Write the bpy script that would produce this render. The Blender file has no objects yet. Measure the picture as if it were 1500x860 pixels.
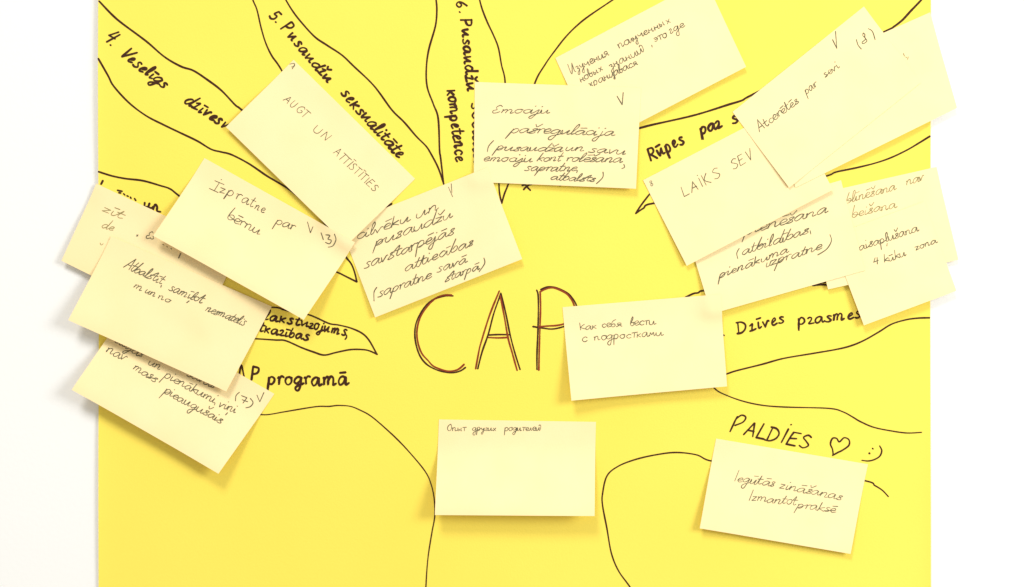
import bpy, math, random
import numpy as np
from mathutils import Vector

random.seed(7)
rng = np.random.default_rng(7)
sc = bpy.context.scene
col = sc.collection

S = 0.00055                     # metres on the wall per unit of the layout grid (1500 x 860 units)
CX, CY = 750.0, 430.0
DIST = 1.2                      # camera to wall, metres
MM = 0.001

# ------------------------------------------------------------------ camera
cam_d = bpy.data.cameras.new('camera')
cam_d.sensor_width = 36.0
cam_d.lens = 36.0 * DIST / (1500 * S)
cam_d.clip_start = 0.01
cam_d.clip_end = 50
cam = bpy.data.objects.new('camera', cam_d)
col.objects.link(cam)
cam.location = (0, -DIST, 0)
cam.rotation_euler = (math.radians(90), 0, 0)
sc.camera = cam

# ------------------------------------------------------------------ world (even light of a pale room)
w = bpy.data.worlds.new('World')
sc.world = w
w.use_nodes = True
bg = w.node_tree.nodes['Background']
bg.inputs['Color'].default_value = (1.0, 0.945, 0.83, 1)
bg.inputs['Strength'].default_value = 0.58

# ------------------------------------------------------------------ lamps
def area(name, loc, size, power, colour):
    d = bpy.data.lights.new(name, 'AREA')
    d.shape = 'DISK'; d.size = size; d.energy = power; d.color = colour
    o = bpy.data.objects.new(name, d)
    col.objects.link(o)
    o.location = loc
    o.rotation_euler = (Vector((0, 0, 0)) - Vector(loc)).to_track_quat('-Z', 'Y').to_euler()
    return o
area('ceiling_lamp', (-0.78, -2.4, 3.1), 1.15, 87, (1.0, 0.985, 0.96))
area('window_light', (1.65, -1.35, 0.45), 0.9, 31, (0.97, 1.0, 1.0))

vs = sc.view_settings
vs.view_transform = 'Standard'
vs.look = 'None'
vs.exposure = 0.0
vs.gamma = 1.0
vs.use_curve_mapping = False

# ------------------------------------------------------------------ materials
def mat(name, base, rough=0.85, spec=0.2, mottle=0.0, mscale=20, bump=0.0, bscale=900, alt=None):
    m = bpy.data.materials.new(name)
    m.use_nodes = True
    nt = m.node_tree
    b = nt.nodes['Principled BSDF']
    b.inputs['Roughness'].default_value = rough
    b.inputs['Specular IOR Level'].default_value = spec
    tc = nt.nodes.new('ShaderNodeTexCoord')
    geo = nt.nodes.new('ShaderNodeNewGeometry')
    if mottle > 0:
        n = nt.nodes.new('ShaderNodeTexNoise')
        n.inputs['Scale'].default_value = mscale
        n.inputs['Detail'].default_value = 6
        nt.links.new(geo.outputs['Position'], n.inputs['Vector'])
        mx = nt.nodes.new('ShaderNodeMix'); mx.data_type = 'RGBA'
        a2 = alt or tuple(c * (1 - mottle) for c in base)
        mx.inputs[6].default_value = (*base, 1)
        mx.inputs[7].default_value = (*a2, 1)
        rmp = nt.nodes.new('ShaderNodeMapRange')
        rmp.inputs[1].default_value = 0.3; rmp.inputs[2].default_value = 0.7
        nt.links.new(n.outputs['Fac'], rmp.inputs[0])
        nt.links.new(rmp.outputs[0], mx.inputs[0])
        nt.links.new(mx.outputs[2], b.inputs['Base Color'])
    else:
        b.inputs['Base Color'].default_value = (*base, 1)
    if bump > 0:
        n2 = nt.nodes.new('ShaderNodeTexNoise')
        n2.inputs['Scale'].default_value = bscale
        n2.inputs['Detail'].default_value = 4
        nt.links.new(geo.outputs['Position'], n2.inputs['Vector'])
        bp = nt.nodes.new('ShaderNodeBump')
        bp.inputs['Strength'].default_value = bump
        bp.inputs['Distance'].default_value = 0.0004
        nt.links.new(n2.outputs['Fac'], bp.inputs['Height'])
        nt.links.new(bp.outputs['Normal'], b.inputs['Normal'])
    return m

M_WALL = mat('wall_paint', (0.90, 0.90, 0.895), 0.9, 0.1, 0.012, 6, 0.25, 260)
M_SHEET = mat('yellow_paper', (0.95, 0.77, 0.122), 0.8, 0.15, 0.03, 4.5, 0.28, 700, alt=(0.94, 0.742, 0.108))
M_NOTE = mat('cream_note_paper', (0.95, 0.782, 0.44), 0.85, 0.12, 0.03, 30, 0.18, 800, alt=(0.945, 0.76, 0.41))
M_MARK = mat('brown_marker_ink', (0.034, 0.010, 0.004), 0.6, 0.2, 0.3, 500, alt=(0.06, 0.018, 0.006))
M_RED = mat('red_brown_marker_ink', (0.30, 0.045, 0.012), 0.6, 0.2, 0.3, 500, alt=(0.20, 0.032, 0.009))
M_PEN = mat('grey_pen_ink', (0.085, 0.078, 0.045), 0.5, 0.2, 0.3, 600, alt=(0.18, 0.16, 0.09))
M_FAINT = mat('faint_pen_ink', (0.24, 0.19, 0.075), 0.5, 0.2, 0.3, 600, alt=(0.36, 0.30, 0.12))

# ------------------------------------------------------------------ helpers
def X(px): return (px - CX) * S
def Z(py): return (CY - py) * S

def link_mesh(name, verts, faces, mats, parent=None, loc=(0, 0, 0), smooth=True, mi=None):
    me = bpy.data.meshes.new(name)
    me.from_pydata([tuple(v) for v in verts], [], faces)
    for m in mats: me.materials.append(m)
    if mi is not None: me.polygons.foreach_set('material_index', mi)
    me.polygons.foreach_set('use_smooth', [smooth] * len(me.polygons))
    me.update()
    o = bpy.data.objects.new(name, me)
    col.objects.link(o)
    o.location = loc
    if parent: o.parent = parent
    return o

def grid_faces(nu, nv):
    f = []
    for j in range(nv - 1):
        for i in range(nu - 1):
            a = j * nu + i
            f.append((a, a + nu, a + nu + 1, a + 1))
    return f

def paper_mesh(P, thick):
    """P: (nv, nu, 3) front surface, y towards the camera is negative; gives a closed thin sheet"""
    nv, nu = P.shape[:2]
    front = P.reshape(-1, 3)
    back = front + np.array([0, thick, 0])
    n = nu * nv
    f = grid_faces(nu, nv)
    fb = [tuple(reversed([q + n for q in t])) for t in f]
    rim = []
    loop = [i for i in range(nu)] + [j * nu + nu - 1 for j in range(1, nv)] + \
           [(nv - 1) * nu + i for i in range(nu - 2, -1, -1)] + [j * nu for j in range(nv - 2, 0, -1)]
    m = len(loop); base = 2 * n
    for k in range(m):
        a, b = k, (k + 1) % m
        rim.append((base + b, base + a, base + m + a, base + m + b))
    return np.vstack([front, back, front[loop], back[loop]]), f + fb + rim

# ------------------------------------------------------------------ wall
wf = link_mesh('wall', [(-1.5, 0, -1.2), (1.5, 0, -1.2), (1.5, 0, 1.2), (-1.5, 0, 1.2),
                        (-1.5, 0.1, -1.2), (1.5, 0.1, -1.2), (1.5, 0.1, 1.2), (-1.5, 0.1, 1.2)],
               [(0, 1, 2, 3), (7, 6, 5, 4), (0, 4, 5, 1), (1, 5, 6, 2), (2, 6, 7, 3), (3, 7, 4, 0)], [M_WALL], smooth=False)
wf['kind'] = 'structure'

# ------------------------------------------------------------------ poster sheet
SX0, SX1, SY0, SY1 = 145.5, 1362.0, -70.0, 930.0
def sheet_h(px, py):
    """height of the poster above the wall in mm, gentle waves of taped-up paper"""
    px = np.asarray(px, float); py = np.asarray(py, float)
    h = 1.5 + 0.9 * np.sin(px / 150.0 + py / 410.0) * np.cos(py / 230.0 - px / 900.0)
    h = h + 0.25 * np.sin(px / 67.0 - py / 95.0)
    h = h + 0.9 * np.exp(-(px - SX0) / 14.0) * (1 + .6 * np.sin(py / 90.0)) * (px >= SX0) + 0.9 * np.exp(-(SX1 - px) / 14.0) * (1 + .6 * np.sin(py / 120.0 + 1)) * (px <= SX1)
    return h
gu, gv = 240, 120
uu, vv = np.meshgrid(np.linspace(SX0, SX1, gu), np.linspace(SY0, SY1, gv))
P = np.stack([X(uu), -sheet_h(uu, vv) * MM, Z(vv)], -1)
V, F = paper_mesh(P, 0.18 * MM)
poster = link_mesh('poster', V, F, [M_SHEET])
poster['label'] = 'bright yellow paper poster with marker tree branches and the big letters CAP'
poster['category'] = 'poster'

# height map of everything pinned so far (mm), one sample per layout unit
PAD = 100
HM = np.zeros((860 + 2 * PAD, 1500 + 2 * PAD))
yy_, xx_ = np.mgrid[0:HM.shape[0], 0:HM.shape[1]]
ins = (xx_ - PAD >= SX0) & (xx_ - PAD <= SX1)
HM = np.where(ins, sheet_h(xx_ - PAD, yy_ - PAD), 0.0)

# ------------------------------------------------------------------ surfaces that carry writing
class SheetSurface:
    origin = np.zeros(3)
    def at(self, pts, off):
        px, py = pts[:, 0], pts[:, 1]
        # interpolate on the mesh grid like the mesh itself
        fu = np.clip((px - SX0) / (SX1 - SX0) * (gu - 1), 0, gu - 1.001)
        fv = np.clip((py - SY0) / (SY1 - SY0) * (gv - 1), 0, gv - 1.001)
        i = fu.astype(int); j = fv.astype(int); a = (fu - i)[:, None]; b = (fv - j)[:, None]
        Q = (P[j, i] * (1 - a) * (1 - b) + P[j, i + 1] * a * (1 - b) + P[j + 1, i] * (1 - a) * b + P[j + 1, i + 1] * a * b)
        Q = Q.copy(); Q[:, 0] = X(px); Q[:, 2] = Z(py)
        Q[:, 1] -= off
        return Q

def inv_bilinear(pts, c):
    """layout point -> (u, v) inside the quad c = TL, TR, BR, BL"""
    u = np.full(len(pts), .5); v = np.full(len(pts), .66)
    tl, tr, br, bl = [np.array(q, float) for q in c]
    for _ in range(12):
        p = (tl * ((1 - u) * (1 - v))[:, None] + tr * (u * (1 - v))[:, None] + br * (u * v)[:, None] + bl * ((1 - u) * v)[:, None])
        du = (tr - tl) * (1 - v)[:, None] + (br - bl) * v[:, None]
        dv = (bl - tl) * (1 - u)[:, None] + (br - tr) * u[:, None]
        r = pts - p
        det = du[:, 0] * dv[:, 1] - du[:, 1] * dv[:, 0]
        u = u + (r[:, 0] * dv[:, 1] - r[:, 1] * dv[:, 0]) / det
        v = v + (du[:, 0] * r[:, 1] - du[:, 1] * r[:, 0]) / det
    return u, v

class NoteSurface:
    def __init__(self, quad, G, origin):
        self.q = quad; self.G = G; self.origin = origin
    def at(self, pts, off):
        u, v = inv_bilinear(pts, self.q)
        nv, nu = self.G.shape[:2]
        fu = np.clip(u, 0.002, 0.998) * (nu - 1); fv = np.clip(v, 0.002, 0.998) * (nv - 1)
        i = np.minimum(fu.astype(int), nu - 2); j = np.minimum(fv.astype(int), nv - 2)
        a = (fu - i)[:, None]; b = (fv - j)[:, None]
        G = self.G
        e1 = G[j, i + 1] - G[j, i]; e2 = G[j + 1, i] - G[j, i]
        nrm = np.cross(e1, e2); nrm /= np.linalg.norm(nrm, axis=1)[:, None]
        nrm *= np.where(nrm[:, 1:2] > 0, -1, 1)
        Q = G[j, i] * (1 - a) * (1 - b) + G[j, i + 1] * a * (1 - b) + G[j + 1, i] * (1 - a) * b + G[j + 1, i + 1] * a * b
        return Q + nrm * (off[:, None] if isinstance(off, np.ndarray) else off)

# ------------------------------------------------------------------ strokes
def smooth_line(pts, step=1.1, closed=False):
    pts = np.array(pts, float)
    out = []
    n = len(pts)
    if n == 2:
        L = np.linalg.norm(pts[1] - pts[0]); k = max(2, int(L / step / 2) + 1)
        return pts[0] + (pts[1] - pts[0]) * np.linspace(0, 1, k)[:, None]
    for i in range(n - 1):
        p0 = pts[max(i - 1, 0)]; p1 = pts[i]; p2 = pts[i + 1]; p3 = pts[min(i + 2, n - 1)]
        L = np.linalg.norm(p2 - p1); k = max(2, int(L / step) + 1)
        t = np.linspace(0, 1, k, endpoint=False)[:, None]
        out.append(0.5 * ((2 * p1) + (-p0 + p2) * t + (2 * p0 - 5 * p1 + 4 * p2 - p3) * t ** 2 + (-p0 + 3 * p1 - 3 * p2 + p3) * t ** 3))
    out.append(pts[-1:])
    return np.vstack(out)

class Ink:
    """collects pen strokes into one mesh lying on a surface"""
    def __init__(self, surf): self.s = surf; self.V = []; self.F = []; self.mi = []; self.n = 0; self.lvl = 0
    def stroke(self, pts, width, mi=0, taper=0.75, step=1.1, wob=0.18):
        c = smooth_line(pts, step)
        if len(c) < 2: return
        keep = [0]
        for i in range(1, len(c)):
            if np.linalg.norm(c[i] - c[keep[-1]]) > 0.25: keep.append(i)
        c = c[keep]
        if len(c) < 2:
            c = np.array([c[0], c[0] + [width * 0.4, 0.1]])
        d0 = c[0] - c[1]; d0 /= np.linalg.norm(d0) + 1e-9
        d1 = c[-1] - c[-2]; d1 /= np.linalg.norm(d1) + 1e-9
        c = np.vstack([c[0] + d0 * width * .42, c[0] + d0 * width * .2, c, c[-1] + d1 * width * .2, c[-1] + d1 * width * .42])
        t = np.gradient(c, axis=0)
        t /= np.linalg.norm(t, axis=1)[:, None] + 1e-9
        nrm = np.stack([-t[:, 1], t[:, 0]], -1)
        n = len(c)
        ph = rng.uniform(0, 6.28, 3)
        k = np.arange(n)
        wv = 1 + wob * (np.sin(k * 0.31 + ph[0]) * .5 + np.sin(k * 0.13 + ph[1]) * .5 + rng.normal(0, .18, n))
        hw = 0.5 * width * wv
        hw[0] *= .35; hw[-1] *= .35 * taper; hw[1] *= .85; hw[-2] *= .85 * taper
        L = c + nrm * hw[:, None]; R = c - nrm * hw[:, None]
        self.lvl = (self.lvl + 1) % 9
        off = (0.13 + 0.012 * self.lvl + 0.05 * np.linspace(0, 1, n)) * MM
        self.V.append(self.s.at(L, off)); self.V.append(self.s.at(R, off))
        b = self.n
        for i in range(n - 1):
            self.F.append((b + i, b + i + 1, b + n + i + 1, b + n + i)); self.mi.append(mi)
        self.n += 2 * n
    def build(self, name, mats, parent):
        V = np.vstack(self.V) - self.s.origin
        return link_mesh(name, V, self.F, mats, parent, mi=self.mi)

# letters: advance, strokes in tenths of the x-height ("|" starts a new stroke, a doubled point is a corner)
GL = {
 'a': (12, "9,8 6,10 2,8 0,4 2,0 6,2 9,9 9,3 10,0 13,2"),
 'b': (10, "3,19 1,9 1,2 4,0 8,3 8,8 5,10 2,6"),
 'c': (9, "8,8 5,10 1,7 1,3 4,0 8,2"),
 'd': (12, "9,8 5,10 1,7 0,3 3,0 7,3 9,9 10,19 9,6 10,0 13,2"),
 'e': (9, "1,4 7,6 7,9 4,10 1,7 1,3 4,0 9,2"),
 'g': (11, "9,8 5,10 1,7 0,3 3,1 7,4 9,9 8,0 6,-8 2,-7 3,-3 12,2"),
 'i': (6, "1,9 1,3 2,0 5,2 | 1.5,14 2.2,14.6"),
 'j': (7, "3,9 3,0 1,-8 -3,-7 -1,-3 7,2 | 3.5,14 4.2,14.6"),
 'k': (10, "1,17 1,0 | 8,9 1,5 5,3 9,0"),
 'l': (6, "1,4 4,14 3,18 1,15 1,4 2,0 5,2"),
 'm': (17, "0,8 1,9 1,0 1,5 4,10 6,8 6,0 6,5 9,10 12,8 12,1 13,0 16,2"),
 'n': (12, "0,8 1,9 1,0 1,5 4,10 7,9 7,2 8,0 11,2"),
 'o': (10, "6,10 2,9 0,5 2,1 5,0 8,3 8,8 5,10 9,9"),
 'p': (11, "1,9 1,0 0,-9 1,4 4,10 8,8 8,3 5,0 2,1"),
 'r': (8, "0,8 2,9 2,0 2,6 5,10 8,9"),
 's': (9, "7,9 4,10 2,8 5,5 7,2 4,0 0,1"),
 't': (8, "3,16 2,4 4,0 7,2 | -1,10.5 7,11"),
 'u': (12, "0,9 0,3 2,0 5,1 8,9 8,2 9,0 12,2"),
 'v': (10, "0,9 3,0 3,0 7,9 9,8"),
 'z': (9, "0,9 7,9 7,9 1,0 1,0 8,1"),
 'и': (12, "0,9 0,3 2,0 5,1 8,9 8,2 9,0 12,2"),
 'й': (12, "0,9 0,3 2,0 5,1 8,9 8,2 9,0 11,3 12,12 9,14 7,12"),
 'з': (9, "1,9 5,10 6,7 3,5 7,3 5,-4 2,-6 1,-3 8,2"),
 'у': (10, "0,9 1,4 4,3 7,9 6,0 4,-7 1,-6 2,-3 9,2"),
 'ч': (11, "0,9 1,5 5,5 8,9 8,1 9,0 11,2"),
 'е': (9, "1,4 7,6 7,9 4,10 1,7 1,3 4,0 9,2"),
 'н': (11, "1,9 1,0 1,5 7,5 7,9 7,1 10,1"),
 'я': (11, "0,0 3,2 7,5 2,6 3,10 8,9 8,1 10,1"),
 'п': (12, "0,8 1,9 1,0 1,5 4,10 7,9 7,2 8,0 11,2"),
 'о': (10, "6,10 2,9 0,5 2,1 5,0 8,3 8,8 5,10 9,9"),
 'л': (9, "0,1 2,1 5,10 6,1 8,1"),
 'ы': (13, "1,9 1,1 4,1 5,4 2,5 | 8,9 8,1 10,1"),
 'х': (9, "1,9 7,0 | 7,9 1,0"),
 'в': (9, "1,4 4,14 3,17 1,12 1,3 4,0 7,3 5,7 2,7 8,8"),
 'а': (12, "9,8 6,10 2,8 0,4 2,0 6,2 9,9 9,3 10,0 13,2"),
 'э': (9, "1,8 4,10 7,7 7,3 4,0 1,1 | 2,5 7,5"),
 'т': (9, "4,9 4,0 | 0,10 9,10.5"),
 'г': (8, "1,8 4,10 5,7 1,2 3,0 7,2"),
 'д': (11, "9,8 5,10 1,7 0,3 3,1 7,4 9,9 8,0 6,-8 2,-7 3,-3 12,2"),
 'р': (11, "1,9 1,0 0,-9 1,4 4,10 8,8 8,3 5,0 2,1"),
 'с': (9, "8,8 5,10 1,7 1,3 4,0 8,2"),
 'к': (9, "1,9 1,0 | 7,9 2,5 4,3 8,0"),
 'м': (12, "0,1 1,1 3,9 5,3 8,9 9,1 11,1"),
 'ц': (10, "0,9 0,2 3,0 7,9 7,1 9,0 8,-5 6,-4 10,1"),
 'б': (10, "8,16 3,14 0,7 1,1 5,0 8,4 5,8 1,6"),
 'A': (13, "0,0 6,18 6,18 11,0 | 2,7 10,7"),
 'D': (14, "1,18 1,0 | -1,18 6,17 11,12 10,5 5,0 -1,0"),
 'E': (12, "10,18 2,18 2,18 1,10 0,0 0,0 10,0 | 1,9 8,10"),
 'Ɛ': (12, "9,16 5,18 2,14 5,10 1,6 3,0 7,0 11,4"),
 'G': (12, "10,15 6,18 1,12 1,4 6,0 10,4 10,8 6,8"),
 'I': (5, "2,18 2,0"), 'İ': (6, "2,17 2,0 | 2,22 2.6,22.5"),
 'Ɪ': (9, "0,17 9,17 | 4.5,17 4,1 | -1,0 8,0 | 4.5,23 5,23.6"),
 'K': (11, "1,18 1,0 | 9,18 2,9 10,0"),
 'L': (10, "1,18 0,0 0,0 9,0"),
 'N': (12, "0,0 0,18 0,18 9,0 9,0 9,18"),
 'P': (12, "1,0 1,18 1,18 8,17 9,12 6,9 1,8"),
 'R': (13, "1,0 1,18 1,18 8,17 9,12 6,9 1,8 | 3,9 11,0"),
 'S': (11, "9,16 5,18 1,14 5,10 9,5 5,0 0,2"),
 'T': (11, "5,18 5,0 | 0,18 11,18"),
 'U': (12, "0,18 0,5 4,0 8,4 9,18"),
 'V': (11, "0,18 4,0 4,0 10,19"),
 'И': (12, "0,18 0,3 2,0 8,17 8,17 8,2 10,0"), 'О': (11, "6,18 1,14 0,6 4,0 9,4 9,13 6,18"), 'К': (11, "1,18 1,0 | 9,14 2,8 10,1"),
 '3': (10, "1,17 6,18 8,14 4,10 9,5 5,0 0,2"),
 '4': (11, "4,18 0,8 0,8 9,9 | 8,17 6,0"),
 '5': (10, "9,18 3,18 3,18 2,10 7,10 8,4 4,0 0,2"),
 '6': (10, "8,18 2,10 1,4 5,0 9,4 6,9 2,6"),
 '7': (10, "0,18 9,18 9,18 3,0 | 1,9 8,9"),
 '8': (10, "8,15 4,18 1,14 8,5 4,0 1,4 8,14"),
}
MARK = {
 'r': (9, "0,8 2,9.5 5,9 4,5 1,1 3,0 8,1"),
 'z': (9, "0,8 4,10 3,5 2,1 -1,0 3,0 8,1"),
 'u': (12, "0,9 1,2 2,0 2,0 8,9 8,9 8,1 11,1"),
 'e': (9, "2,4 6,7 5,10 2,8 1,3 3,0 8,2"),
 'k': (10, "1,11 1,0 | 8,9 2,5 2,5 8,0"),
}
DIA = {'ā': ('a', "2,14 9,14.5"), 'ē': ('e', "1,14 8,14.5"), 'ī': ('i', "-1,14 5,14.5"), 'ū': ('u', "1,14 8,14.5"),
       'š': ('s', "1,16 4,13 8,17"), 'ž': ('z', "1,16 4,13 8,17"), 'ņ': ('n', "5,-3 4,-7"), 'ļ': ('l', "2,-3 1,-7"),
       'Ī': ('I', "-1,22 5,22.5")}
JOIN_IN = set('bijklmnprstuvzeīūēņļšийупялр')
JOIN = set('abcdeghijklmnopqrstuvzāēīūšžņļийзучеяпоаргдцлм')

def parse(s):
    out = []
    for part in s.split('|'):
        cur = []
        for tok in part.split():
            x, y = tok.split(','); p = (float(x), float(y))
            if cur and cur[-1] == p:
                out.append(cur); cur = [p]
            else: cur.append(p)
        out.append(cur)
    return out

def word(surf, parent, text, x0, y0, x1, y1, xh, width, mats, slant=0.15, join=False, name='handwritten_word', wob=0.18, jit=1.0, arc=0.0, marker=False):
    """writes text with its baseline from (x0,y0) to (x1,y1)"""
    ink = Ink(surf)
    adv = []
    for ch in text:
        adv.append(GL[DIA[ch][0] if ch in DIA else ch][0] * rng.uniform(.95, 1.06))
    tot = sum(adv) - 2
    L = math.hypot(x1 - x0, y1 - y0)
    kx = L / tot; ky = xh / 10.0 * (0.78 if join and slant > .4 else 0.95 if join else 1.0)
    dx, dy = (x1 - x0) / L, (y1 - y0) / L
    pos = 0
    pend = None
    for ch, a in zip(text, adv):
        base, extra = DIA.get(ch, (ch, None))
        strokes = parse((MARK[base] if marker and base in MARK else GL[base])[1])
        if base in ('i', 'j') and extra: strokes = strokes[:-1]
        first_join = True
        if extra: strokes = strokes + parse(extra)
        sx = rng.uniform(1 - .07 * jit, 1 + .07 * jit); sy = rng.uniform(1 - .09 * jit, 1 + .09 * jit)
        rot = rng.normal(0, 0.03 * jit); by = rng.normal(0, 0.35 * jit); sl = slant + rng.normal(0, .03 * jit)
        def T(p):
            gy = p[1] * sy
            if join and gy > 11: gy = 11 + (gy - 11) * 1.55
            if join and gy < 0: gy *= 1.5
            gx = (p[0] if join else p[0] * .84 + .6) * sx + sl * gy * ky / kx; gy += by
            gx, gy = gx - rot * gy, gy + rot * gx
            gx += rng.normal(0, .14 * jit); gy += rng.normal(0, .14 * jit)
            lx = (pos + gx) * kx; ly = gy * ky + arc * 4 * (lx / L) * (1 - lx / L)
            return (x0 + dx * lx + dy * ly, y0 + dy * lx - dx * ly)
        ts = [[T(p) for p in st] for st in strokes]
        if join and pend is not None and ch in JOIN_IN and rng.random() < .85:
            ts[0] = pend + ts[0]
        elif pend is not None:
            ink.stroke(pend, width, wob=wob)
        pend = None
        if join and ch in JOIN and len(strokes[0]) > 2 and (len(strokes) == 1 or base in 'ijtlg' or extra):
            pend = ts[0]; ts = ts[1:]
        for st in ts: ink.stroke(st, width * rng.uniform(.9, 1.1), wob=wob)
        pos += a
    if pend is not None: ink.stroke(pend, width, wob=wob)
    return ink.build(name, mats, parent)

def lines(surf, parent, name, strokes, width, mats, mi=None, **kw):
    ink = Ink(surf)
    for k, s in enumerate(strokes): ink.stroke(s, width, 0 if mi is None else mi[k], **kw)
    return ink.build(name, mats, parent)

# ------------------------------------------------------------------ drawing on the poster
SH = SheetSurface()
def branch(pts, width=2.6): lines(SH, poster, 'branch_line', [pts], width, [M_MARK], step=3.0, wob=.14)
branch([(147,3),(165,22),(180,35),(215,61),(242,84),(266,98),(284,104),(304,117),(325,133),(345,154),(353,160),(380,185)], 2.9)
branch([(146,87),(160,112),(168,127),(190,151),(215,170),(240,183),(265,195),(290,207),(310,219),(325,223),(340,227),(365,240),(390,257),(405,266),(423,277),(440,291),(470,320),(495,355),(506,375),(515,387),(520,400),(523,413)], 2.7)
branch([(146,252),(165,258),(185,262),(210,265),(235,272),(250,277),(263,287),(300,315),(370,350),(440,378),(492,398),(505,404),(523,413)], 2.7)
branch([(380,449),(397,450),(409,451),(417,454),(440,459),(452.5,461),(463,465),(483,474),(496,476),(514,480.5),(530.5,488),(541,498.5),(552,518)], 2.4)
branch([(360,496),(372,496),(404,498),(419,499),(442,509),(460,515.6),(475.5,520),(493.5,516),(514,512),(532,512),(542,514),(553,519)], 2.5)
branch([(372,606),(382,607),(394,607),(417,603),(452.5,597),(468,595),(483,595),(496,593.6),(514,595),(529,601),(542,608),(557,620),(580,641),(600,662),(623,690),(632,710),(636.6,733),(637,756),(633,779),(628,810),(625.5,835),(624,860),(621,900)], 1.9)
branch([(1300.5,727),(1292,718),(1281,711),(1267,704),(1180,690),(1100,680),(1042,675),(1020,666),(990,662.5),(960,666),(930,673),(905,683),(889,697),(882.6,723),(882.6,740),(889,774),(895.5,810),(906,836),(923,860),(945,895)], 2.2)
branch([(1050,551),(1064,547.6),(1078,543),(1116,533.5),(1147,525),(1188,518),(1223,512),(1244,507),(1264,499),(1287,486),(1305,475),(1326,468.5),(1344,466),(1361,465.5)], 2.4)
branch([(1045,567.5),(1055,575),(1083,586),(1113,593),(1147,596),(1213,598),(1234,603),(1249,611),(1259,617),(1279,625.6),(1305,631),(1328,634),(1349,633)], 2.0)
branch([(925,191),(937,188),(953.5,183.6),(979,178),(1010,171),(1035,164),(1066,154),(1086.5,147.6),(1102,139),(1200,92),(1295,47),(1308,40),(1321,30),(1333,17),(1349,0),(1361,-16)], 3.0)
branch([(975,262),(962,273),(951,285),(938,302),(931,313)], 2.6)
branch([(931,313),(942,305.5),(957.5,298),(1050,290),(1150,274),(1210.6,258),(1223.5,252.5),(1254,246),(1282,239),(1305,231),(1328,220),(1345,210),(1361,200)], 2.5)
branch([(960,462),(1009,433),(1022,429),(1031,425.6),(1080,424),(1150,420),(1194,415),(1211,413)], 2.8)
branch([(1190,418),(1203,417),(1214,418)], 2.8)
branch([(371,-12),(371,0),(377,15),(383,41),(389.6,63),(398.5,82),(411,100),(440,150),(500,230),(550,285),(566,304)], 2.4)
branch([(560,306),(567,303),(574,298.5)], 3.0)
branch([(412,-14),(419,0),(428,15),(440,31),(461,54),(479,66.5),(501,81),(518,97),(548,126),(574,161),(592,179),(610,200),(624,214),(631.5,225.6),(642,246),(650,269)], 2.6)
branch([(638,-12),(639,0),(640,15),(638,38),(628,74),(624.6,102),(626,128),(635,153),(642,174),(644,220),(645.5,231),(650,269),(651,276)], 2.6)
branch([(700,-14),(702.7,0),(706.5,14),(714,33),(723,52),(730,70),(734.6,95),(740,122),(738,180),(731,235),(731,269),(732,284),(735,298)], 2.4)
branch([(912,-10),(898,0),(862.5,24),(845,38),(829,54),(814,73),(798.6,94.6),(783,123.5),(770,180),(755,240),(745,269),(739,284),(735,298)], 2.3)

def mw(text, x0, y0, x1, y1, xh, width=2.5, slant=.12, name='marker_word', **kw):
    return word(SH, poster, text, x0, y0, x1, y1, xh, width * 1.08, [M_MARK], slant, False, name, wob=.22, jit=1.1, marker=text != 'programā', **kw)
def dot(x, y, width=2.6, name='marker_dot'):
    lines(SH, poster, name, [[(x - .5, y - .3), (x + .5, y + .4)]], width, [M_MARK])
mw('4', 152, 58, 161, 65, 11.5, 2.6, name='marker_number', slant=.3); dot(163.5, 67)
mw('Veselīgs', 176, 81, 240, 130, 9.5, 2.9, slant=.35)
mw('dzīvesv', 270, 150, 330, 189, 10, 2.7, slant=.35)
mw('5', 394, 24, 400, 31, 8, 2.6, name='marker_number', slant=.2); dot(404.5, 33)
mw('Pusaudžu', 411, 42, 479, 121, 9.5, 2.7, slant=.2)
mw('seksualitāte', 498, 137, 583, 232, 10, 2.8, slant=.2)
mw('6', 668, 2, 670, 11, 7.5, 2.6, name='marker_number'); dot(673.5, 18)
mw('Pusaudžu', 675.5, 28, 684, 134, 9.5, 2.9, slant=.05)
mw('sociālā', 690.5, 151, 694, 238, 9, 2.5, slant=.05)
mw('kompetence', 655, 132, 668, 236, 10.5, 2.8, slant=.05)
lines(SH, poster, 'marker_word', [[(767,278),(772,273),(779,270)],[(768,269),(773,275),(777,279)],[(765,272),(769,271)]], 2.6, [M_MARK])
dot(820, 272)
mw('Rūpes', 952, 236, 1003, 210, 10, 3.0, slant=.1)
mw('par', 1026, 198, 1056, 186, 9.5, 3.1, slant=.1)
mw('sevi', 1072, 182, 1112, 166, 10, 2.9, slant=.1)
mw('Dzīves', 1080, 489, 1148, 472, 9.5, 2.4, slant=.12)
mw('prasmes', 1168, 476, 1260, 465, 9.5, 2.4, slant=.05)
dot(1060, 491, 2.2)
mw('lakstu', 387, 468, 452, 479, 8, 2.5, slant=.15)
mw('rojums', 452, 480, 506, 492, 8.5, 2.5, slant=.12)
lines(SH, poster, 'comma', [[(508,491),(508,494),(506,497)]], 2.3, [M_MARK])
mw('tkarības', 379, 485, 451, 499, 8, 2.5, slant=.15)
lines(SH, poster, 'marker_word', [[(351,550),(354,535),(358,551)]], 2.8, [M_MARK])
mw('P', 367, 556, 381, 558, 11.5, 3.0, name='marker_word', slant=.05)
mw('programā', 392, 563, 510, 564, 11.5, 2.9, slant=.04)
lines(SH, poster, 'marker_word', [[(149.5,270),(152,265)]], 3.2, [M_MARK])
lines(SH, poster, 'marker_word', [[(173,279),(180,280.5)],[(175,282.5),(178,283)],[(182,284),(184,286)],[(187,287),(189,288)],[(192,289),(193,291)],[(198,291),(200,294)]], 2.4, [M_MARK])
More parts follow.
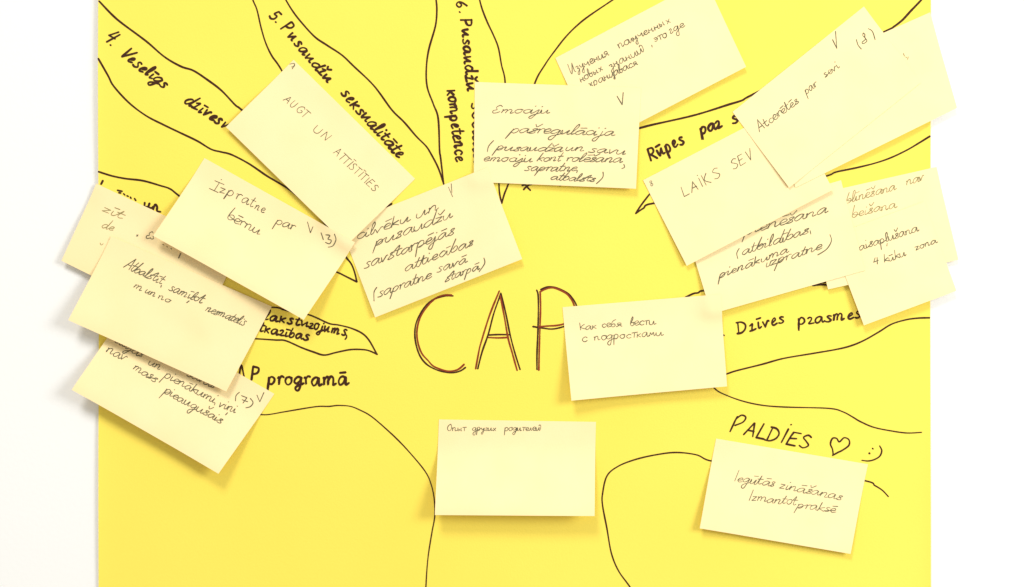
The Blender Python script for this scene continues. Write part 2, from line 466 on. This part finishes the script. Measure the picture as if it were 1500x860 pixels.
lines(SH, poster, 'marker_word', [[(212,305),(213,297)],[(217,306),(220,298)],[(215,303),(223,305),(225,303)],[(225,308),(228,300),(231,303),(231,309),(236,310.5)]], 3.0, [M_MARK])
lines(SH, poster, 'marker_word', [[(1069,632),(1077,615),(1080,610)],[(1078,613),(1086,608),(1092,611),(1088,618),(1076,623)]], 2.4, [M_MARK])
mw('ALDİES', 1088, 636, 1182, 657, 11.8, 2.3, slant=.22)
lines(SH, poster, 'heart_outline', [[(1220,666),(1219,658),(1216,650),(1219,642),(1225,642),(1229,647),(1236,641),(1243,644),(1243,652),(1234,659),(1226,663),(1219,667)]], 2.3, [M_MARK])
ink = Ink(SH)
ink.stroke([(1288,653),(1291,660),(1288,668),(1280,673),(1271,675),(1262,674)], 2.1)
ink.stroke([(1277.5,656.6),(1278.3,657.3)], 2.6); ink.stroke([(1272.6,663.5),(1273.4,664.2)], 2.6)
ink.build('smiley_face', [M_MARK], poster)

def z5(l): return [(590 + x / 3.91, 400 + y / 3.91) for x, y in l]
lines(SH, poster, 'title_letter', [
    z5([(288,131),(240,131),(180,150),(130,190),(85,265),(70,330),(75,400),(95,465),(125,510),(165,540),(220,562),(285,570),(330,560),(360,540)]),
    z5([(280,126),(235,127),(187,146),(140,193),(99,258),(82,330),(88,400),(110,460),(145,500),(180,535),(250,560),(300,558),(330,543),(352,522)])],
    2.4, [M_MARK, M_RED], [0, 1], step=2)
lines(SH, poster, 'title_letter', [
    z5([(562,118),(522,230),(490,350),(455,450),(430,548)]), z5([(562,115),(590,230),(612,340),(640,450),(672,552)]), z5([(488,355),(550,352),(612,353)]),
    z5([(553,103),(498,240),(448,400),(436,450),(418,548)]), z5([(558,130),(580,240),(603,370),(628,460),(655,557)]), z5([(492,369),(550,371),(605,368)])],
    2.4, [M_MARK, M_RED], [0, 0, 0, 1, 1, 1], step=2)
lines(SH, poster, 'title_letter', [
    z5([(767,98),(776,140),(775,300),(769,450),(768,552)]), z5([(790,95),(830,79),(880,84),(940,113),(972,145),(995,188),(998,235),(980,280),(925,305),(860,320),(800,315),(745,306)]),
    z5([(787,110),(789,200),(783,400),(779,556)]), z5([(785,108),(830,88),(870,86),(930,113),(963,148),(982,188),(985,235),(970,270),(922,291),(880,300),(830,303),(778,308)])],
    2.4, [M_MARK, M_RED], [0, 0, 1, 1], step=2)

# ------------------------------------------------------------------ sticky notes
NU, NV = 36, 26
def blur(A):
    B = np.pad(A, 1, mode='edge')
    return (B[:-2, 1:-1] + B[2:, 1:-1] + B[1:-1, :-2] + B[1:-1, 2:] + 4 * B[1:-1, 1:-1]) / 8

def sample_max(px, py, r=3):
    out = np.zeros(px.shape)
    for ox in (-r, 0, r):
        for oy in (-r, 0, r):
            i = np.clip(np.round(py + oy + PAD).astype(int), 0, HM.shape[0] - 1)
            j = np.clip(np.round(px + ox + PAD).astype(int), 0, HM.shape[1] - 1)
            out = np.maximum(out, HM[i, j])
    return out

def note(label, quad, lift, bend=0.2, curl=(0, 0), twist=0.0):
    """quad: where the corners TL, TR, BR, BL are seen; lift: how far (mm) the loose edge stands off"""
    quad = [np.array(q, float) for q in quad]
    u = np.linspace(0, 1, NU)[None, :].repeat(NV, 0); v = np.linspace(0, 1, NV)[:, None].repeat(NU, 1)
    cor = [q.copy() for q in quad]
    t = np.clip((v - bend) / (1 - bend), 0, 1)
    prof = lift * (t ** 2 / (t + .07) * 1.07)
    own = prof * (1 + twist * (u - .5)) + curl[0] * np.clip(1 - u * 3, 0, 1) ** 2 * v ** 2 + curl[1] * np.clip(u * 3 - 2, 0, 1) ** 2 * v ** 2
    k1, k2, k3 = rng.uniform(0, 6.28, 3)
    own = own + (0.28 * np.sin(u * 4.5 + k1) + 0.16 * np.sin(u * 9 + v * 5 + k2)) * v + 0.12 * np.sin(v * 7 + u * 2 + k3)
    H = None
    for it in range(3):
        tl, tr, br, bl = cor
        W = (tl * ((1 - u) * (1 - v))[..., None] + tr * (u * (1 - v))[..., None] + br * (u * v)[..., None] + bl * ((1 - u) * v)[..., None])
        px, py = W[..., 0], W[..., 1]
        R = sample_max(px, py) + 0.3
        band = max(2, int(NV * .18))
        bs = R[:band].mean(0)
        k = np.polyfit(np.linspace(0, 1, NU), bs, 1)
        base = np.polyval(k, np.linspace(0, 1, NU))[None, :]
        H = np.maximum(R, base + own)
        for _ in range(14): H = np.maximum(blur(H), R)
        for _ in range(2): H = blur(H)
        H = np.maximum(H, R - .08)
        hc = [H[0, 0], H[0, -1], H[-1, -1], H[-1, 0]]
        C = np.array([CX, CY])
        cor = [C + (q - C) * (1 - h * MM / DIST) for q, h in zip(quad, hc)]
    G = np.stack([X(px), -H * MM, Z(py)], -1)
    # burn into height map
    n1, n2 = 520, 320
    fu = np.linspace(0, NU - 1.0001, n1)[None, :].repeat(n2, 0); fv = np.linspace(0, NV - 1.0001, n2)[:, None].repeat(n1, 1)
    i = fu.astype(int); j = fv.astype(int); a = fu - i; b = fv - j
    def bi(A): return A[j, i] * (1 - a) * (1 - b) + A[j, i + 1] * a * (1 - b) + A[j + 1, i] * (1 - a) * b + A[j + 1, i + 1] * a * b
    hx = np.clip(np.round(bi(px) + PAD).astype(int), 0, HM.shape[1] - 1); hy = np.clip(np.round(bi(py) + PAD).astype(int), 0, HM.shape[0] - 1)
    np.maximum.at(HM, (hy, hx), bi(H))
    origin = G[0].mean(0)
    V, F = paper_mesh(G - origin, 0.12 * MM)
    o = link_mesh('sticky_note', V, F, [M_NOTE], loc=tuple(origin))
    o['label'] = label; o['category'] = 'sticky note'; o['group'] = 'cream sticky notes on the yellow poster'
    s = NoteSurface(quad, G, origin)
    return o, s

def pen(ns, text, x0, y0, x1, y1, xh, width=1.15, slant=.45, join=True, mat_=None, **kw):
    word(ns[1], ns[0], text, x0, y0, x1, y1, xh, width * .84, [mat_ or M_PEN], slant, join, wob=.3, jit=1.1, **kw)
def pl(ns, name, strokes, width=1.15, mat_=None): lines(ns[1], ns[0], name, strokes, width, [mat_ or M_PEN], wob=.25)

# --- left stack
n = note('lower left cream note numbered (7) under the note with small cursive lines', [(184,453),(402,577),(320,694),(105,571)], 11, curl=(3, 1.5))
pen(n, 'acijas', 166, 501, 205, 524, 7.5, 1.3, .2)
pen(n, 'un', 215, 534, 232, 542, 7.5, 1.3, .2)
pen(n, 'savas', 272, 551, 311, 569, 7, 1.3, .2)
pen(n, 'pienākumi', 238, 553, 312, 591, 7.5, 1.3, .2)
pl(n, 'comma', [[(314,591),(313,594)]], 1.3)
pen(n, 'viņi', 318, 596, 343, 606, 8, 1.3, .2)
pen(n, 'nav', 153, 516, 181, 529, 7.5, 1.3, .2)
pen(n, 'mass', 193, 541, 225, 560, 7.5, 1.3, .2)
pen(n, 'pieaugušais', 238, 576, 322, 621, 7.5, 1.3, .2)
pl(n, 'handwritten_number', [[(350,575),(345,580),(344,588)],[(353,580),(361,583)],[(361,583),(355,591)],[(354,586),(362,589)],[(366,584),(370,590),(366,596),(359,598)]], 1.3)
pl(n, 'check_mark', [[(376,579),(380,589)],[(380,589),(386.5,575)]], 1.1)

n = note('leftmost cream note, mostly covered, with only faint word ends showing', [(141,269),(350,367),(294,483),(90,382)], 3.5)
pen(n, 'zīt', 148, 308, 176, 320, 7, 1.1, .4, mat_=M_FAINT)
pen(n, 'de', 148, 333, 163, 338, 7, 1.1, .4, mat_=M_FAINT)
pl(n, 'handwritten_word', [[(146.5,356),(148,359),(151,357)]], 1.0, M_FAINT)
pl(n, 'handwritten_mark', [[(200,344),(201.5,346)],[(199.5,346),(202,344)]], 1.2)
pen(n, 'Ɛs', 212, 348, 224, 351, 6, 1.2, .4)
pl(n, 'handwritten_mark', [[(238,358),(240,359)],[(244,361),(245,362)],[(250,364),(251,365)]], 1.1)
pl(n, 'handwritten_mark', [[(264.5,371),(261.5,378)]], 1.6)

n = note('left cream note with three short cursive lines beneath the Izpratne note', [(163,346),(398,449),(331.5,573.5),(100,469)], 7, curl=(2, 0), twist=-.3)
pen(n, 'Atbalstīt', 180, 392, 235, 416, 8, 1.35, .35)
pl(n, 'comma', [[(236,418),(235,421)]], 1.2)
pen(n, 'samīļot', 246, 425, 294, 444, 7.5, 1.35, .35)
pen(n, 'nesmatelis', 300, 455, 356, 477, 7.5, 1.3, .4)
pen(n, 'm', 194, 421, 204, 426, 6, 1.2, .3)
pen(n, 'un', 211, 428, 225, 435, 6, 1.2, .3)
pen(n, 'no', 230, 437, 246, 443, 5.5, 1.2, .3)
pl(n, 'handwritten_mark', [[(284,382),(286,384.5)]], 1.3)

# --- top middle
n = note('topmost cream note with small Cyrillic handwriting, tilted upward to the right', [(813.5,85),(1033,-31),(1093,98),(872,213)], 3.5, twist=.3)
pen(n, 'Изучения', 837, 108, 892, 81, 7, 1.2, .1)
pen(n, 'полученных', 907, 71, 982, 33, 6.5, 1.2, .1)
pen(n, 'новых', 851, 121, 883, 103, 6.5, 1.2, .1)
pen(n, 'знаний', 894, 102, 943, 76, 7, 1.2, .1)
pl(n, 'comma', [[(955,66),(955.5,69)]], 1.2)
pen(n, 'это', 959, 62, 977, 54, 6.5, 1.2, .1)
pen(n, 'где', 982, 50, 1002, 39, 7, 1.2, .1)
pen(n, 'хранцавася', 864, 128, 934, 95, 6.5, 1.2, .1)

n = note('upright cream note reading Emociju pasregulacija with a tick at top right', [(695.5,120),(939,128.5),(931.7,276.5),(694,266.5)], 3)
pen(n, 'Ɛmociju', 719, 165, 802, 166, 7.5, 1.2, .66)
pen(n, 'pašregulācija', 747, 194, 897, 199, 9, 1.3, .66)
pl(n, 'check_mark', [[(904,141),(911.5,153.5)],[(911.5,153.5),(913,135.5)]], 1.2)
pl(n, 'bracket', [[(723,206),(716,214),(714,222)]], 1.3)
pen(n, 'pusaudža', 726, 220, 821, 222, 8, 1.3, .66)
pen(n, 'un', 828, 221, 853, 221.5, 8, 1.3, .66)
pen(n, 'savu', 862, 223, 914, 226, 8, 1.3, .66)
pen(n, 'emociju', 707, 236, 777, 237, 7.5, 1.3, .66)
pen(n, 'kont', 786, 236, 820, 236, 8, 1.3, .66)
pen(n, 'rolēšana', 828, 236, 908, 238, 8, 1.3, .66)
pl(n, 'comma', [[(914,241),(915,245),(911,247)]], 1.3)
pen(n, 'sapratne', 768, 250, 842, 251, 7.5, 1.3, .66)
pl(n, 'comma', [[(846,250),(845,253)]], 1.2)
pen(n, 'atbalsts', 806, 263, 870, 266, 7, 1.3, .66)
pl(n, 'bracket', [[(883.5,252),(883,260),(874,269)]], 1.3)

n = note('cream note with five cursive lines ending savstarpejas attiecibas, beside the letter C', [(498,331),(714,245),(765,379.5),(549.5,465)], 4, curl=(0, 1))
pl(n, 'check_mark', [[(657,274),(663,288)],[(661,269),(662,282)]], 1.0)
pen(n, 'cilvēku', 522, 352, 598, 324, 9, 1.3, .66)
pen(n, 'un', 610, 321, 641, 306, 9, 1.3, .66)
pen(n, 'pusaudžu', 549, 361, 661, 319, 9.5, 1.35, .66)
pen(n, 'savstarpējās', 533, 394, 664, 343, 9.5, 1.35, .66)
pen(n, 'attiecības', 593, 398, 692, 359, 9, 1.35, .66)
pl(n, 'bracket', [[(552,421),(548,428),(548,441)]], 1.3)
pen(n, 'sapratne', 553, 436, 630, 408, 8.5, 1.35, .66)
pen(n, 'savā', 640, 400, 682, 385, 8, 1.35, .66)
pen(n, 'starpā', 652, 413, 700, 395, 8, 1.35, .66)
pl(n, 'bracket', [[(709,378),(710,386),(702,398)]], 1.3)

n = note('steeply tilted cream note reading AUGT UN ATTISTITIES in thin capitals', [(430,87.5),(608,262),(508,359),(331,186)], 4, curl=(0, 1.5))
pen(n, 'AUGT', 414, 146, 446, 173, 6.5, .95, .15, False)
pen(n, 'UN', 457, 191, 479, 207, 6, .95, .15, False)
pen(n, 'ATTĪSTĪTIES', 487, 224, 548, 281, 6.3, 1.0, .1, False)
pl(n, 'handwritten_number', [[(424,94),(431,93),(431,97),(427,98)],[(432,94),(428,101)]], .9)

n = note('cream note reading Izpratne par bernu, lying over the left stack', [(299.5,231.5),(520,355),(445,468.5),(224.5,345.5)], 10.5, curl=(1, 2), twist=.25)
pen(n, 'Ɪ', 306, 276, 318, 281, 8.5, 1.3, .05, False)
pen(n, 'zpr', 319, 281, 349, 293, 8.5, 1.3, .1, False)
pen(n, 'at', 352, 295, 369, 303, 8.5, 1.3, .1, False)
pen(n, 'ne', 371, 305, 385, 312, 7, 1.3, .1, False)
pen(n, 'par', 402, 328, 428, 337, 8, 1.3, .15)
pen(n, 'bērnu', 331, 320, 378, 344, 8, 1.3, .1)
pl(n, 'check_mark', [[(450,325),(454,341)],[(454,341),(458,332)]], 1.0)
pl(n, 'handwritten_number', [[(470,341),(473,351)],[(477,344),(483,345),(480,350),(485,352),(482,357),(476,355)],[(490,343),(492,351),(487,360),(480,362)]], 1.25)

# --- right stack
n = note('cream note at the right edge with faint slanting words, partly covered on its left', [(1180,288),(1372,244.5),(1404,380.5),(1213,424)], 2.5, bend=.3)
pen(n, 'blīnēšana', 1239, 298, 1311, 278, 7, 1.05, .35, True, M_FAINT)
pen(n, 'nav', 1328, 272, 1353, 263, 7, 1.05, .35, True, M_FAINT)
pen(n, 'beišana', 1248, 319, 1312, 304, 7, 1.05, .35, True, M_FAINT)
n = note('cream note at the lower right edge, its loose corner above the words Dzives prasmes', [(1216,346),(1354,295),(1401,426),(1265.5,476.7)], 3.5)
pen(n, 'aisapļušana', 1259, 367, 1344, 339, 7, 1.2, .2)
pen(n, '4', 1280, 389, 1289, 386, 5.5, 1.3, .1, False)
pen(n, 'kūku', 1295, 385, 1326, 375, 6, 1.3, .2)
pen(n, 'zona', 1341, 367, 1371, 356, 5.5, 1.2, .2)
n = note('cream note with dense cursive ending izpratne in brackets, under the LAIKS note', [(1003,330),(1232,264),(1267,396),(1042,460)], 3)
pen(n, 'pienēšana', 1090, 345, 1209, 312, 9, 1.35, .66)
pl(n, 'bracket', [[(1083,364),(1079.5,371),(1081,379)]], 1.3)
pen(n, 'atbildības', 1087, 374, 1183, 342, 8.5, 1.35, .66)
pl(n, 'comma', [[(1187,338),(1188,343)]], 1.3)
pen(n, 'pienākuma', 1053, 408, 1153, 370, 7.5, 1.3, .66)
pen(n, 'izpratne', 1121, 392, 1202, 365, 8, 1.3, .66)
pl(n, 'bracket', [[(1216,344),(1218,353),(1211,365),(1198,373.5)]], 1.35)
n = note('cream note reading LAIKS SEV in capitals with a small 8 at its corner', [(942,264),(1156,153),(1220,278),(1006,389.5)], 3)
pen(n, 'LAİK', 1002, 288, 1043, 267, 8.5, 1.1, .1, False)
pen(n, 'S', 1047, 264, 1056, 259, 8, 1.1, .1, False)
pen(n, 'SEV', 1074, 249, 1105, 232, 8, 1.1, .1, False)
pen(n, '8', 953, 273, 957, 271, 4.2, .9, .1, False)
n = note('plain looking cream note in the upper right corner behind the Atceretis note', [(1122,124),(1362.5,18),(1402,158),(1165,275)], 3)
pl(n, 'handwritten_mark', [[(1324,78),(1325.5,82)],[(1327.5,83),(1328.5,84.5)],[(1331,83),(1330,87)]], .9, M_FAINT)
n = note('cream note with small diagonal words par sevi and a bracketed 8 by its top corner', [(1073,164),(1265.5,9.5),(1349,121),(1156,275)], 2.2, curl=(2, 0))
pen(n, 'Atcerētēs', 1113, 193, 1171, 150, 7, 1.2, .1)
pen(n, 'par', 1181, 138, 1197, 126, 6.5, 1.1, .1)
pen(n, 'sevi', 1209, 114, 1230, 99, 6.5, 1.1, .1)
pl(n, 'check_mark', [[(1219.6,58),(1226,71)],[(1226,71),(1224,46)]], 1.1)
pl(n, 'handwritten_number', [[(1254.6,58),(1257,66),(1262,72)],[(1264,49),(1267,50),(1267,55),(1270,60),(1265,64),(1263,62),(1268,57),(1264,52),(1265,48)],[(1272,42),(1278,46),(1282,58)]], 1.1)

# --- lower middle and right
n = note('cream note right of the letters CAP with two short Cyrillic lines', [(824,450),(1056,431),(1065,566),(837,587)], 6.5, curl=(3, 0), twist=-.4)
pen(n, 'Как', 850, 484, 873, 481.5, 5.5, 1.15, .1)
pen(n, 'себя', 882, 480, 910, 478.5, 6, 1.15, .1)
pen(n, 'вести', 923, 477.5, 960, 475, 6.5, 1.15, .1)
pen(n, 'с', 853, 501.5, 860, 501, 7, 1.15, .1)
pen(n, 'подростками', 871, 499.5, 971, 491, 6.5, 1.15, .1)

n = note('almost blank cream note at bottom centre with one small line along its top', [(643,614.5),(873,618),(871,756),(637,754.5)], 14, bend=.3)
pen(n, 'Опыт', 655, 631.5, 682, 631.5, 5.2, 1.05, .1)
pen(n, 'других', 692, 631.5, 726, 631.5, 5.2, 1.05, .1)
pen(n, 'родителей', 739, 631.5, 791, 631, 5.2, 1.05, .1)

n = note('bottom right cream note beneath the word PALDIES with two cursive lines', [(1049,642.5),(1271.5,680),(1246,811.5),(1025,774)], 4.5, curl=(2, 0))
pen(n, 'Iegūtās', 1075, 705, 1134, 713, 7.2, 1.05, .35)
pen(n, 'zināšanas', 1141, 715, 1232, 733, 7.2, 1.05, .35)
pen(n, 'Izmantot', 1096, 733, 1165, 740, 7, 1.05, .35)
pen(n, 'praksē', 1167, 744, 1222, 751, 7, 1.05, .35)
